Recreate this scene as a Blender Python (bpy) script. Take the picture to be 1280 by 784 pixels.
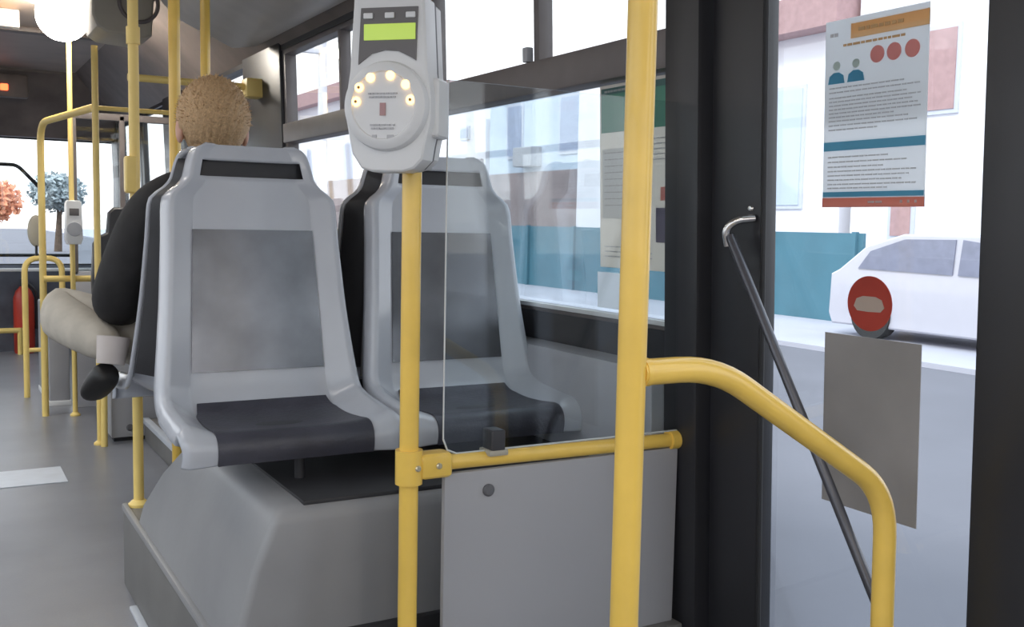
import bpy, bmesh, math, random
from mathutils import Vector, Matrix
random.seed(4)
S = bpy.context.scene
COL = S.collection
for o in list(bpy.data.objects): bpy.data.objects.remove(o)
# ------------------------------------------------------------------ camera
cam_d = bpy.data.cameras.new('camera'); cam = bpy.data.objects.new('camera', cam_d); COL.objects.link(cam)
R = Matrix(((0.86755179, 0.02630711, -0.49665060), (-0.49694454, 0.08600963, -0.86350939), (0.02000030, 0.99594693, 0.08769099)))
CH = 1.15                                   # eye height over the bus floor
cam.matrix_world = Matrix.Translation((0, 0, CH)) @ R.to_4x4()
cam_d.sensor_fit = 'HORIZONTAL'; cam_d.sensor_width = 36; cam_d.lens = 36*1265/1280
cam_d.clip_start = 0.02; cam_d.clip_end = 500
S.camera = cam
# ------------------------------------------------------------------ light
S.view_settings.view_transform = 'Standard'; S.view_settings.look = 'None'
S.view_settings.gamma = 1; S.view_settings.use_curve_mapping = False
S.view_settings.exposure = 0.42
W = bpy.data.worlds.new('world'); S.world = W; W.use_nodes = True
nt = W.node_tree; bg = nt.nodes['Background']
geo = nt.nodes.new('ShaderNodeTexCoord'); sep = nt.nodes.new('ShaderNodeSeparateXYZ')
rmp = nt.nodes.new('ShaderNodeValToRGB')
nt.links.new(geo.outputs['Generated'], sep.inputs[0]); nt.links.new(sep.outputs['Z'], rmp.inputs[0])
rmp.color_ramp.elements[0].position = 0.0; rmp.color_ramp.elements[0].color = (1.0, 0.97, 0.97, 1)
rmp.color_ramp.elements[1].position = 0.6; rmp.color_ramp.elements[1].color = (0.80, 0.90, 1.0, 1)
nt.links.new(rmp.outputs[0], bg.inputs[0]); bg.inputs[1].default_value = 1.9
sd = bpy.data.lights.new('sun', 'SUN'); sd.energy = 1.6; sd.angle = math.radians(12); sd.color = (1.0, 0.96, 0.9)
so = bpy.data.objects.new('sun', sd); COL.objects.link(so)
so.rotation_euler = Vector((0.75, 0.35, -0.75)).to_track_quat('-Z', 'Y').to_euler()
def lamp(name, x, y, z, sx, sy, e, col=(1, 0.95, 0.88)):
    d = bpy.data.lights.new(name, 'AREA'); d.shape = 'RECTANGLE'; d.size = sx; d.size_y = sy; d.energy = e; d.color = col
    o = bpy.data.objects.new(name, d); COL.objects.link(o); o.location = (x, y, z); return o
lamp('interior_fill_light', -0.45, -1.2, 2.26, 0.18, 3.0, 16)  # unseen area lights added under the roof to brighten the interior
lamp('interior_fill_light', -0.45, 3.2, 2.26, 0.18, 3.0, 9)
lamp('interior_fill_light', 0.75, -1.2, 2.26, 0.18, 3.0, 10)

# ------------------------------------------------------------------ materials
def mat(name, col, rough=0.5, metal=0.0, emit=None, es=0.0, noise=0.0, nscale=8, spec=0.5, bump=0.0, bscale=60, coat=0.0):
    m = bpy.data.materials.new(name); m.use_nodes = True; t = m.node_tree; b = t.nodes['Principled BSDF']
    b.inputs['Base Color'].default_value = (*col, 1); b.inputs['Roughness'].default_value = rough; b.inputs['Metallic'].default_value = metal
    b.inputs['Specular IOR Level'].default_value = spec; b.inputs['Coat Weight'].default_value = coat
    if emit: b.inputs['Emission Color'].default_value = (*emit, 1); b.inputs['Emission Strength'].default_value = es
    tc = t.nodes.new('ShaderNodeTexCoord')
    if noise > 0:
        n = t.nodes.new('ShaderNodeTexNoise'); n.inputs['Scale'].default_value = nscale; n.inputs['Detail'].default_value = 6
        t.links.new(tc.outputs['Object'], n.inputs['Vector'])
        r = t.nodes.new('ShaderNodeValToRGB')
        r.color_ramp.elements[0].position = .3; r.color_ramp.elements[1].position = .7
        r.color_ramp.elements[0].color = (*[c*(1-noise) for c in col], 1); r.color_ramp.elements[1].color = (*[min(1, c*(1+noise)) for c in col], 1)
        t.links.new(n.outputs['Fac'], r.inputs[0]); t.links.new(r.outputs[0], b.inputs['Base Color'])
    if bump > 0:
        n2 = t.nodes.new('ShaderNodeTexNoise'); n2.inputs['Scale'].default_value = bscale
        t.links.new(tc.outputs['Object'], n2.inputs['Vector'])
        bp = t.nodes.new('ShaderNodeBump'); bp.inputs['Strength'].default_value = bump; bp.inputs['Distance'].default_value = 0.01
        t.links.new(n2.outputs['Fac'], bp.inputs['Height']); t.links.new(bp.outputs[0], b.inputs['Normal'])
    return m
def paper(name, col, noise=.05, tr=.72):
    m = mat(name, col, .7, noise=noise); t = m.node_tree; b = t.nodes['Principled BSDF']
    o = [n for n in t.nodes if n.type == 'OUTPUT_MATERIAL'][0]; q = t.nodes.new('ShaderNodeBsdfTranslucent'); x = t.nodes.new('ShaderNodeMixShader')
    q.inputs[0].default_value = (*col, 1); x.inputs[0].default_value = tr
    t.links.new(b.outputs[0], x.inputs[1]); t.links.new(q.outputs[0], x.inputs[2]); t.links.new(x.outputs[0], o.inputs[0])
    return m
def glass(name, tint=(0.93, 0.95, 0.96), refl=0.07, rough=0.02):
    m = bpy.data.materials.new(name); m.use_nodes = True; t = m.node_tree; t.nodes.clear()
    o = t.nodes.new('ShaderNodeOutputMaterial'); a = t.nodes.new('ShaderNodeBsdfTransparent'); g = t.nodes.new('ShaderNodeBsdfGlossy')
    mx = t.nodes.new('ShaderNodeMixShader'); lw = t.nodes.new('ShaderNodeLayerWeight'); lw.inputs[0].default_value = 0.25
    ma = t.nodes.new('ShaderNodeMath'); ma.operation = 'MULTIPLY_ADD'; ma.inputs[1].default_value = 0.32; ma.inputs[2].default_value = refl*0.3
    a.inputs[0].default_value = (*tint, 1); g.inputs[0].default_value = (.9, .9, .9, 1); g.inputs[1].default_value = rough
    t.links.new(lw.outputs['Fresnel'], ma.inputs[0]); t.links.new(ma.outputs[0], mx.inputs[0])
    t.links.new(a.outputs[0], mx.inputs[1]); t.links.new(g.outputs[0], mx.inputs[2]); t.links.new(mx.outputs[0], o.inputs[0])
    return m
M = dict(
 shell=mat('seat_plastic', (.52, .54, .59), .24, noise=.04, nscale=5, bump=.05, bscale=25, coat=.2),
 cover=mat('seat_cover_dark', (.035, .035, .04), .45, noise=.15),
 insert=mat('seat_insert', (.20, .205, .225), .24, metal=.65, noise=.30, nscale=6, bump=.10, bscale=9),  # grey varies unevenly across the seat back panel
 panin=mat('seat_pad', (.055, .055, .072), .40, noise=.18, nscale=18, bump=.12, bscale=120),
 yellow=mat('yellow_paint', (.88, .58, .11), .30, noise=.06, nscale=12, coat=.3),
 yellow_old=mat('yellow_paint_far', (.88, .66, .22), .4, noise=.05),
 bolt=mat('bolt_steel', (.75, .68, .5), .3, metal=.8),
 dark=mat('dark_frame', (.022, .022, .026), .38, noise=.12, nscale=4),
 rubber=mat('black_rubber', (.012, .012, .014), .6, noise=.1),
 frame2=mat('window_frame_grey', (.15, .13, .125), .45, noise=.15, nscale=6),
 trimgrey=mat('trim_grey', (.42, .42, .45), .4, noise=.05),
 panel=mat('panel_laminate', (.37, .37, .39), .42, noise=.03, nscale=3),
 box=mat('wheel_box_plastic', (.29, .29, .30), .42, noise=.07, nscale=4, bump=.05, bscale=30),
 podium=mat('podium_lino', (.17, .165, .16), .5, noise=.10, nscale=6),
 podtop=mat('podium_rubber', (.03, .03, .034), .6, noise=.1),
 floor=mat('floor_lino', (.205, .21, .235), .33, noise=.10, nscale=3, bump=.04, bscale=150),
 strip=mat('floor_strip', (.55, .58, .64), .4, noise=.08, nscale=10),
 ceil=mat('ceiling_paint', (.38, .31, .26), .5, noise=.12, nscale=3),
 header=mat('header_dark', (.15, .12, .105), .5, noise=.25, nscale=5),
 duct=mat('duct_cover', (.50, .47, .43), .4, noise=.06),
 white=mat('white_plastic', (.74, .745, .75), .35, noise=.02),
 grey=mat('grey_plastic', (.42, .43, .46), .4, noise=.03),
 seam=mat('seam_dark', (.12, .12, .13), .5, noise=.05),
 screen=mat('screen_bezel', (.13, .12, .12), .35, noise=.04),
 lcd=mat('lcd_green', (.45, .6, .12), .4, emit=(.48, .66, .10), es=.35, noise=.03),
 led=mat('amber_led', (.9, .6, .2), .4, emit=(1.0, .62, .22), es=2.4),
 ledcore=mat('amber_core', (.35, .16, .05), .4, noise=.05),
 ink=mat('grey_ink', (.50, .50, .52), .6, noise=.05), inkred=mat('red_ink', (.45, .27, .27), .6, noise=.1),
 paper=paper('poster_paper', (.80,.81,.82), .03), papero=paper('poster_orange', (.92,.64,.36), .05),
 paperb=paper('poster_blue', (.20,.50,.64), .08), paperr=paper('poster_red', (.84,.36,.28), .08),
 paperp=paper('poster_pink', (.84,.46,.43), .06), paperg=paper('poster_green', (.24,.50,.42), .1),
 paperd=paper('poster_dark', (.20,.34,.34), .1), paperc=paper('poster_cream', (.78,.74,.68), .04),
 paperv=paper('poster_violet', (.36,.34,.42), .1), skinp=paper('poster_skin', (.66,.72,.68), .1),
 sticker=paper('red_sticker', (.50, .075, .05), .18, .35), stickbar=paper('sticker_bar', (.62, .52, .44), .05, .35),
 sq=mat('grey_sheet', (.27, .255, .25), .4, noise=.12, nscale=6),
 steel=mat('bar_grey', (.10, .10, .115), .3, metal=.5, noise=.1), chrome=mat('chrome', (.7, .68, .66), .2, metal=1, noise=.05),
 jacket=mat('black_jacket', (.016, .015, .016), .8, noise=.3, nscale=20, bump=.3, bscale=18),
 trouser=mat('beige_trousers', (.46, .42, .36), .85, noise=.12, nscale=14, bump=.35, bscale=22),
 shoe=mat('black_shoe', (.012, .011, .011), .5, noise=.2), skin=mat('skin', (.62, .36, .27), .55, noise=.05),
 hair=mat('fair_hair', (.56, .37, .20), .6, noise=.18, nscale=160, bump=.5, bscale=260), eye=mat('eye', (.05, .05, .06), .3, noise=.05),
 red=mat('red_paint', (.50, .05, .03), .35, noise=.08), lamp=mat('lamp_glow', (1, 1, 1), .5, emit=(1, .93, .82), es=45),
 redled=mat('red_led', (.8, .1, .03), .5, emit=(1, .16, .05), es=2.2), orled=mat('orange_led', (.9, .5, .2), .5, emit=(1, .5, .22), es=1.6),
 road=mat('asphalt', (.155, .155, .18), .85, noise=.10, nscale=.7), walk=mat('pavement', (.46, .46, .52), .85, noise=.06, nscale=1),
 teal=mat('teal_hoarding', (.055, .165, .22), .6, noise=.10, nscale=1.5), wallw=mat('render_white', (.80, .79, .83), .9, noise=.04, nscale=.8),
 wallb=mat('render_cool', (.50, .58, .68), .9, noise=.05, nscale=.8), wallp=mat('roof_pink', (.42, .27, .27), .8, noise=.1),
 brown=mat('shopfront_brown', (.25, .20, .20), .8, noise=.2, nscale=1), winb=mat('window_blue', (.30, .36, .50), .3, noise=.1),
 beige=mat('beige_box', (.40, .37, .30), .45, noise=.05), sash=mat('sash_paint', (.55, .58, .66), .6, noise=.03),
 bark=mat('bark', (.10, .07, .05), .9, noise=.3), leafo=mat('leaf_orange_hazed', (.75, .32, .18), .8, noise=.35, nscale=6), leafg=mat('leaf_green_hazed', (.34, .40, .42), .8, noise=.35, nscale=6),  # distance haze put into both leaf colours by lightening them
 car=mat('car_white', (.50, .49, .54), .25, noise=.02, coat=.6), carg=mat('car_glass', (.22, .23, .30), .15, noise=.1), tyre=mat('tyre', (.02, .02, .02), .8, noise=.1),
 glass=glass('window_glass'), shield=glass('shield_glass', (.90, .93, .94), .12),
)
# ------------------------------------------------------------------ mesh helpers
def NB(): return bmesh.new()
def box(bm, x0, x1, y0, y1, z0, z1, bev=0.0, seg=2, mx=None):
    r = bmesh.ops.create_cube(bm, size=1); vs = r['verts']
    for v in vs:
        v.co = Vector(((x0+x1)/2+v.co.x*(x1-x0), (y0+y1)/2+v.co.y*(y1-y0), (z0+z1)/2+v.co.z*(z1-z0)))
    if mx is not None: bmesh.ops.transform(bm, matrix=mx, verts=vs)
    if bev > 0:
        es = list({e for v in vs for e in v.link_edges})
        bmesh.ops.bevel(bm, geom=es, offset=bev, segments=seg, affect='EDGES', profile=.6)
    return bm
def prism(bm, pts, axis, a0, a1, bev=0.0, mx=None):
    # outline pts in the plane across 'axis', extruded from a0 to a1
    def P(p, a):
        return {'x': (a, p[0], p[1]), 'y': (p[0], a, p[1]), 'z': (p[0], p[1], a)}[axis]
    A = [bm.verts.new(P(p, a0)) for p in pts]; B = [bm.verts.new(P(p, a1)) for p in pts]
    n = len(pts); fs = [bm.faces.new(A), bm.faces.new(B[::-1])]
    for i in range(n): fs.append(bm.faces.new((A[i], B[i], B[(i+1) % n], A[(i+1) % n])))
    if mx is not None: bmesh.ops.transform(bm, matrix=mx, verts=A+B)
    bmesh.ops.recalc_face_normals(bm, faces=fs)
    if bev > 0:
        es = [e for f in fs[:2] for e in f.edges]
        bmesh.ops.bevel(bm, geom=es, offset=bev, segments=3, affect='EDGES', profile=.6)
    return bm
def fillet(pts, rad, n=7):
    pts = [Vector(p) for p in pts]; out = [pts[0]]
    for i in range(1, len(pts)-1):
        a, b, c = pts[i-1], pts[i], pts[i+1]; d1 = (a-b); d2 = (c-b)
        r = min(rad, d1.length*.49, d2.length*.49); p = b+d1.normalized()*r; q = b+d2.normalized()*r
        for k in range(n+1):
            t = k/n; out.append(p*(1-t)**2+b*2*t*(1-t)+q*t*t)
    out.append(pts[-1]); return out
def tube(bm, pts, r, n=20, rad=0.0, cap=True):
    pts = fillet(pts, rad) if rad > 0 else [Vector(p) for p in pts]
    rs = r if isinstance(r, (list, tuple)) else [r]*len(pts)
    rings = []; up = None
    for i, p in enumerate(pts):
        d = (pts[min(i+1, len(pts)-1)]-pts[max(i-1, 0)]).normalized()
        if up is None:
            up = Vector((0, 0, 1)) if abs(d.z) < .9 else Vector((1, 0, 0))
        u = (up-d*up.dot(d)).normalized(); up = u; v = d.cross(u)
        rings.append([bm.verts.new(p+(u*math.cos(2*math.pi*k/n)+v*math.sin(2*math.pi*k/n))*rs[i]) for k in range(n)])
    for a, b in zip(rings, rings[1:]):
        for k in range(n): bm.faces.new((a[k], a[(k+1) % n], b[(k+1) % n], b[k]))
    if cap: bm.faces.new(rings[0][::-1]); bm.faces.new(rings[-1])
    return bm
def lathe(bm, prof, n=40, mx=None):
    # prof: (radius, height) about z
    vs = []; rings = []
    for r, h in prof:
        if r < 1e-6: v = bm.verts.new((0, 0, h)); rings.append([v]); vs.append(v)
        else:
            rg = [bm.verts.new((r*math.cos(2*math.pi*k/n), r*math.sin(2*math.pi*k/n), h)) for k in range(n)]; rings.append(rg); vs += rg
    for a, b in zip(rings, rings[1:]):
        for k in range(n):
            A = a[k % len(a)]; A2 = a[(k+1) % len(a)]; B = b[k % len(b)]; B2 = b[(k+1) % len(b)]
            f = [A, A2, B2, B]; g = []
            for v in f:
                if v not in g: g.append(v)
            if len(g) > 2: bm.faces.new(g)
    if mx is not None: bmesh.ops.transform(bm, matrix=mx, verts=vs)
    bmesh.ops.recalc_face_normals(bm, faces=bm.faces[:])
    return bm
def obj(name, bm, m, parent=None, smooth=True, local=False, ang=35):
    me = bpy.data.meshes.new(name); bmesh.ops.recalc_face_normals(bm, faces=bm.faces[:]) if not local == 'raw' else None
    bm.to_mesh(me); bm.free(); me.materials.append(m)
    if smooth:
        for p in me.polygons: p.use_smooth = True
        try: me.set_sharp_from_angle(angle=math.radians(ang))
        except Exception: pass
    o = bpy.data.objects.new(name, me); COL.objects.link(o)
    if parent is not None:
        o.parent = parent
        if not local and parent.type == 'EMPTY': o.matrix_parent_inverse = Matrix.Translation(-parent.location)
    return o
def tag(o, label=None, cat=None, group=None, kind=None):
    if label: o['label'] = label
    if cat: o['category'] = cat
    if group: o['group'] = group
    if kind: o['kind'] = kind
    return o
def thing(name, loc, label, cat, group=None, rz=0.0):
    o = bpy.data.objects.new(name, None); COL.objects.link(o); o.location = loc; o.rotation_euler = (0, 0, rz)
    o.empty_display_size = .1
    return tag(o, label, cat, group)
def struct(name, bm, m, smooth=True): return tag(obj(name, bm, m, smooth=smooth), kind='structure')
K = 0.037
def lean(bm):                                 # the bus side leans in a little towards the roof
    for v in bm.verts: v.co.x -= K*(v.co.z-CH)
    return bm
WX = 1.45
def wb(bm, y0, y1, z0, z1, x0=WX, x1=WX+.06, bev=0.0): return box(bm, x0, x1, y0, y1, z0, z1, bev)

# ------------------------------------------------------------------ the shell of the bus
struct('floor', box(NB(), -1.0, WX+.06, -4, 9.75, -.06, 0), M['floor'])
bm = NB(); box(bm, -1.0, WX-.02, -4, 9.75, 2.3, 2.36)
struct('ceiling', bm, M['ceil'])
for x_, y_ in ((-.45, -1.2), (-.45, 3.2), (.75, -1.2)):   # unseen housings added above the interior fill lights
    struct('fill_light_housing', box(NB(), x_-.11, x_+.11, y_-1.55, y_+1.55, 2.27, 2.305, .01), M['white'])
bm = NB()                                     # sloping cove between roof and window heads
prism(bm, [(WX-.035, 1.94), (WX+.02, 1.94), (WX+.02, 2.34), (1.05, 2.34), (1.05, 2.3)], 'y', -4, 9.75)
struct('ceiling_cove_right', bm, M['header'])
# right wall: everything opaque between floor and window heads
bm = NB()
wb(bm, 1.80, 9.6, 0, .845)
wb(bm, 1.80, 9.6, .845, .915, WX-.012, WX+.06)
wb(bm, 1.685, 1.80, 0, 1.98, WX-.03, WX+.06, .012)
wb(bm, 4.62, 5.25, .9, 1.98, WX-.02, WX+.06, .01)
wb(bm, 6.35, 7.3, .9, 1.98, WX-.02, WX+.06, .01)
wb(bm, 9.3, 9.6, .9, 1.98, WX-.02, WX+.06, .01)
wb(bm, -4, 9.6, 1.92, 2.0, WX-.01, WX+.06)
wb(bm, -4, .10, 0, .9)
wb(bm, -.02, .10, .9, 1.98); wb(bm, -4, -3.8, .9, 1.98)
struct('wall_right', lean(bm), M['dark'])
bm = NB()
prism(bm, [(1.453, .50), (1.405, .52), (1.388, .58), (1.388, .80), (1.40, .825), (1.453, .835)], 'y', 1.80, 4.6, .004)
struct('trim_1', lean(bm), M['trimgrey'])
# side window beside the seats: frame, transom, sliding top panes
w1 = struct('window_1', lean(wb(wb(wb(NB(), 1.80, 4.62, .905, .932, WX-.006, WX+.05, .004), 4.585, 4.62, .93, 1.92, WX-.004, WX+.05, .004), 1.80, 4.62, 1.90, 1.925, WX-.004, WX+.05, .004)), M['frame2'])
bm = NB(); wb(bm, 1.80, 4.6, 1.50, 1.588, WX-.022, WX+.05, .008)
o = obj('transom', lean(bm), M['frame2'], w1)
for yy in (2.38, 3.03, 3.88):
    obj('mullion', lean(wb(NB(), yy-.014, yy+.014, 1.585, 1.91, WX-.005, WX+.04, .004)), M['frame2'], w1)
bm = NB(); wb(bm, 1.80, 4.6, .925, .937, WX-.014, WX, .003); obj('sill_edge', lean(bm), M['white'], w1)
obj('pane', lean(wb(NB(), 1.80, 4.60, .93, 1.51, WX+.02, WX+.026)), M['glass'], w1)
obj('pane', lean(wb(NB(), 1.80, 4.60, 1.58, 1.91, WX+.02, WX+.026)), M['glass'], w1)
obj('catch', lean(box(NB(), WX-.02, WX+.002, 2.405, 2.43, 1.59, 1.63, .004)), M['grey'], w1)
w2 = struct('window_2', lean(wb(wb(NB(), 5.25, 6.35, .90, .94, WX-.01, WX+.05, .004), 5.25, 6.35, 1.5, 1.56, WX-.01, WX+.05, .004)), M['frame2'])
obj('pane', lean(wb(NB(), 5.25, 6.35, .93, 1.92, WX+.02, WX+.026)), M['glass'], w2)
# left wall, rear wall, front
bm = NB()
box(bm, -1.06, -1.0, -4, 9.6, 0, .85); box(bm, -1.06, -1.0, -4, 9.6, 1.92, 2.34)
for y in (-4, -2.2, -.4, 1.4, 3.2, 5.0, 6.8, 8.6): box(bm, -1.06, -1.0, y, y+.12, .8, 1.95)
struct('wall_left', bm, M['trimgrey'])
w3 = struct('window_3', box(NB(), -1.045, -1.0, -4, 9.6, 1.50, 1.55), M['frame2'])
obj('pane', box(NB(), -1.035, -1.03, -4, 9.6, .85, 1.92), M['glass'], w3)
bm = NB(); box(bm, -1.0, WX+.05, -4.06, -4, 0, .95); box(bm, -1.0, WX+.05, -4.06, -4, 1.95, 2.36)
struct('wall_rear', bm, M['trimgrey'])
bm = NB()
box(bm, -1.06, WX+.06, 9.6, 9.68, 0, .70); box(bm, -1.06, -.9, 9.6, 9.68, .7, 1.8)
box(bm, 1.43, WX+.06, 9.6, 9.68, .7, 1.8)
struct('wall_front', bm, M['dark'])
bm = NB(); prism(bm, [(9.70, 1.80), (9.70, 2.36), (9.0, 2.36), (9.0, 2.28), (9.45, 1.80)], 'x', -1.0, 1.40)
struct('wall_front_header', bm, M['header'])
w4 = struct('window_4', box(box(NB(), -.9, 1.43, 9.60, 9.66, .69, .73, .01), -.9, 1.43, 9.6, 9.66, 1.79, 1.83, .01), M['rubber'])
obj('pane', box(NB(), -.9, 1.43, 9.625, 9.632, .7, 1.82), M['glass'], w4)
# front door beside the driver
def leaf(bm, y0, y1, st=.12, z0=.03, z1=2.0, x=WX, d=.04, s2=None, zb=.16):
    s2 = s2 or st
    wb(bm, y0, y0+st, z0, z1, x, x+d, .008); wb(bm, y1-s2, y1, z0, z1, x, x+d, .008)
    wb(bm, y0+.01, y1-.01, z0, zb, x+.002, x+d, .006); wb(bm, y0+.01, y1-.01, z1-.08, z1, x+.002, x+d, .006)
    return bm
for i, (y0, y1) in enumerate(((7.32, 8.28), (8.30, 9.28))):
    d = struct('door_%d' % (i+2), lean(leaf(NB(), y0, y1, .09)), M['dark'])
    obj('pane', lean(wb(NB(), y0+.08, y1-.08, .15, 1.93, WX+.018, WX+.024)), M['glass'], d)
# the middle door, closed, right beside the camera
d1 = struct('door_1', lean(leaf(NB(), .925, 1.675, .109, s2=.155, z1=1.98)), M['dark'])
obj('pane', lean(wb(NB(), 1.02, 1.535, .15, 1.93, WX+.018, WX+.024)), M['glass'], d1)
obj('edge_seal', lean(tube(NB(), [(WX+.004, 1.521, .16), (WX+.004, 1.521, 1.9)], .006, 8)), M['rubber'], d1)
obj('edge_seal', lean(tube(NB(), [(WX+.02, .926, .04), (WX+.02, .926, 1.96)], .014, 12)), M['rubber'], d1)
d1b = struct('door_4', lean(leaf(NB(), .11, .91, .12, s2=.109, z1=1.98)), M['dark'])
obj('pane', lean(wb(NB(), .22, .81, .15, 1.93, WX+.018, WX+.024)), M['glass'], d1b)

# ------------------------------------------------------------------ the podium and moulded wheel box
bm = NB(); box(bm, .50, WX, 1.72, 3.28, 0, .262, .006)
box(bm, .73, WX, 3.27, 3.72, 0, .262, .006)
pod = thing('seat_podium', (.95, 2.2, 0), 'raised grey podium with a hard edge along the aisle, under the seat pair', 'podium')
obj('base', bm, M['podium'], pod)
obj('tread', box(NB(), .535, WX, 1.765, 1.93, .262, .268), M['podtop'], pod)
obj('edge_strip', box(NB(), .490, .506, 1.72, 3.24, .250, .270, .004), M['box'], pod)
obj('floor_strip', box(NB(), .478, .50, 1.72, 3.05, .0, .012, .004), M['strip'], pod)
wbx = thing('wheel_box', (.95, 2.2, .262), 'moulded grey wheel arch box with sloping sides, under both pale seats', 'wheel arch')
bm = NB()
# rings (x, y) outline from bottom to top, front-left corner slopes inwards
def ring(z, xl, yf, rc, ybk=3.2):
    pts = []
    for k in range(7):
        a = math.pi+(math.pi/2)*k/6
        pts.append(Vector((xl+rc+rc*math.cos(a), yf+rc+rc*math.sin(a), z)))
    pts.append(Vector((WX-.004, yf, z))); pts.append(Vector((WX-.004, ybk, z))); pts.append(Vector((xl, ybk, z)))
    return [bm.verts.new(p) for p in pts]
rs = [ring(.264, .503, 1.955, .018, 3.02), ring(.33, .508, 1.952, .018, 2.97), ring(.45, .538, 1.945, .018, 2.84), ring(.54, .572, 1.94, .020, 2.72), ring(.560, .584, 1.945, .022, 2.69), ring(.572, .598, 1.96, .02, 2.66), ring(.574, .63, 1.99, .02, 2.6)]
for a, b in zip(rs, rs[1:]):
    for k in range(len(a)): bm.faces.new((a[k], a[(k+1) % len(a)], b[(k+1) % len(a)], b[k]))
bm.faces.new(rs[-1]); bm.faces.new(rs[0][::-1])
obj('housing', bm, M['box'], wbx, ang=50)
obj('kick_strip', box(NB(), .56, WX-.005, 1.935, 1.956, .263, .30, .004), M['podtop'], wbx)
obj('dark_ledge_top', box(NB(), .645, WX-.01, 1.958, 2.5, .570, .580, .003), M['podtop'], wbx)  # thin dark sheet over the ledge under the seats

# ------------------------------------------------------------------ seats
PROF = [(.085, 1.325), (.083, 1.31), (.080, 1.288), (.076, 1.25), (.072, 1.20), (.063, 1.124), (.046, 1.0), (.028, .88), (.014, .79), (.002, .745), (-.022, .715), (-.06, .700), (-.13, .694), (-.20, .696), (-.25, .699), (-.272, .694), (-.285, .680), (-.288, .660), (-.283, .638)]
def catmull(P, n=5):
    out = []
    for i in range(len(P)-1):
        p0, p1, p2, p3 = P[max(i-1, 0)], P[i], P[i+1], P[min(i+2, len(P)-1)]
        for k in range(n):
            t = k/n
            out.append(tuple(.5*((2*p1[j])+(-p0[j]+p2[j])*t+(2*p0[j]-5*p1[j]+4*p2[j]-p3[j])*t*t+(-p0[j]+3*p1[j]-3*p2[j]+p3[j])*t**3) for j in range(len(p1))))
    out.append(tuple(P[-1])); return out
CP = catmull(PROF, 4)
NSEG = len(CP)
def nrm(i):
    a = CP[max(i-1, 0)]; b = CP[min(i+1, NSEG-1)]; d = Vector((0, b[0]-a[0], b[1]-a[1])).normalized()
    return Vector((0, d.z, -d.y))            # towards the sitter
def interp(tab, x):
    if x >= tab[0][0]: return tab[0][1]
    for (a, va), (b, vb) in zip(tab, tab[1:]):
        if x >= b: t = (x-b)/(a-b); return vb+(va-vb)*t
    return tab[-1][1]
WB = [(1.325, .118), (1.318, .134), (1.308, .143), (1.29, .150), (1.25, .160), (1.235, .168), (1.222, .182), (1.212, .198), (1.20, .208), (1.18, .213), (1.1, .216), (.95, .226), (.85, .236), (.76, .246), (.70, .250)]
def sw(i):
    y, z = CP[i]
    if y < -.06:
        return interp([(-.06, .252), (-.2, .254), (-.25, .252), (-.275, .249), (-.284, .246), (-.29, .243)], y)
    return interp(WB, z)
def lift(i):
    y, z = CP[i]
    if y < -.06: return interp([(-.06, .040), (-.15, .034), (-.25, .020), (-.28, .008), (-.3, .0)], y)
    return interp([(1.4, .004), (1.25, .012), (1.18, .022), (.9, .030), (.74, .042)], z)
def sm(t): t = max(0, min(1, t)); return t*t*(3-2*t)
def surf(i, x, off=0.0):
    w = sw(i); t = abs(x)/w
    h = lift(i)*max(0, min(1, (t-.665)/.22)) - (.038 if CP[i][0] > -.255 else .010)*max(0, (t-.93)/.07)**1.8
    if -.27 < CP[i][0] < -.03: h -= .009*(1-(min(1, t/.66))**2)*math.sin(math.pi*(CP[i][0]+.27)/.24)
    n = nrm(i); p = Vector((x, CP[i][0], CP[i][1]))
    return p+n*(h+off)
VS = [-1, -.99, -.975, -.96, -.94, -.92, -.90, -.885, -.87, -.80, -.78, -.74, -.70, -.67, -.66, -.5, -.3, -.1]; VS = VS+[0]+[-v for v in VS[::-1]]
def shell_bm():
    bm = NB(); g = [[bm.verts.new(surf(i, v*sw(i))) for v in VS] for i in range(NSEG)]
    for i in range(NSEG-1):
        zc = (CP[i][1]+CP[i+1][1])/2
        for j in range(len(VS)-1):
            vc = (VS[j]+VS[j+1])/2
            if 1.249 < zc < 1.289 and CP[i][0] > 0 and abs(vc) < .78: continue
            bm.faces.new((g[i][j], g[i][j+1], g[i+1][j+1], g[i+1][j]))
    return bm
def solid(bm, th):
    bmesh.ops.recalc_face_normals(bm, faces=bm.faces[:])
    # make the normals look at the sitter
    f = bm.faces[len(bm.faces)//2]
    if f.normal.y > 0 and f.normal.z < .3: bmesh.ops.reverse_faces(bm, faces=bm.faces[:])
    bmesh.ops.solidify(bm, geom=bm.faces[:], thickness=th); return bm
def insert_bm(i0, i1, hx, off, n=14, th=.006):
    bm = NB(); g = []
    for i in range(i0, i1+1):
        g.append([bm.verts.new(surf(i, (2*k/n-1)*hx(i), off)) for k in range(n+1)])
    b = [[bm.verts.new(surf(i, (2*k/n-1)*hx(i), off-th)) for k in range(n+1)] for i in range(i0, i1+1)]
    m = len(g)
    for a in (g, b):
        for r in range(m-1):
            for k in range(n): bm.faces.new((a[r][k], a[r][k+1], a[r+1][k+1], a[r+1][k]))
    for r in range(m-1):
        bm.faces.new((g[r][0], g[r+1][0], b[r+1][0], b[r][0])); bm.faces.new((g[r][n], b[r][n], b[r+1][n], g[r+1][n]))
    for k in range(n):
        bm.faces.new((g[0][k], b[0][k], b[0][k+1], g[0][k+1])); bm.faces.new((g[m-1][k], g[m-1][k+1], b[m-1][k+1], b[m-1][k]))
    return bm
def idx(z, y=None):
    if y is None: return min(range(NSEG), key=lambda i: abs(CP[i][1]-z)+(9 if CP[i][0] < -.02 else 0))
    return min(range(NSEG), key=lambda i: abs(CP[i][0]-y)+(9 if CP[i][1] > .72 else 0))
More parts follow.
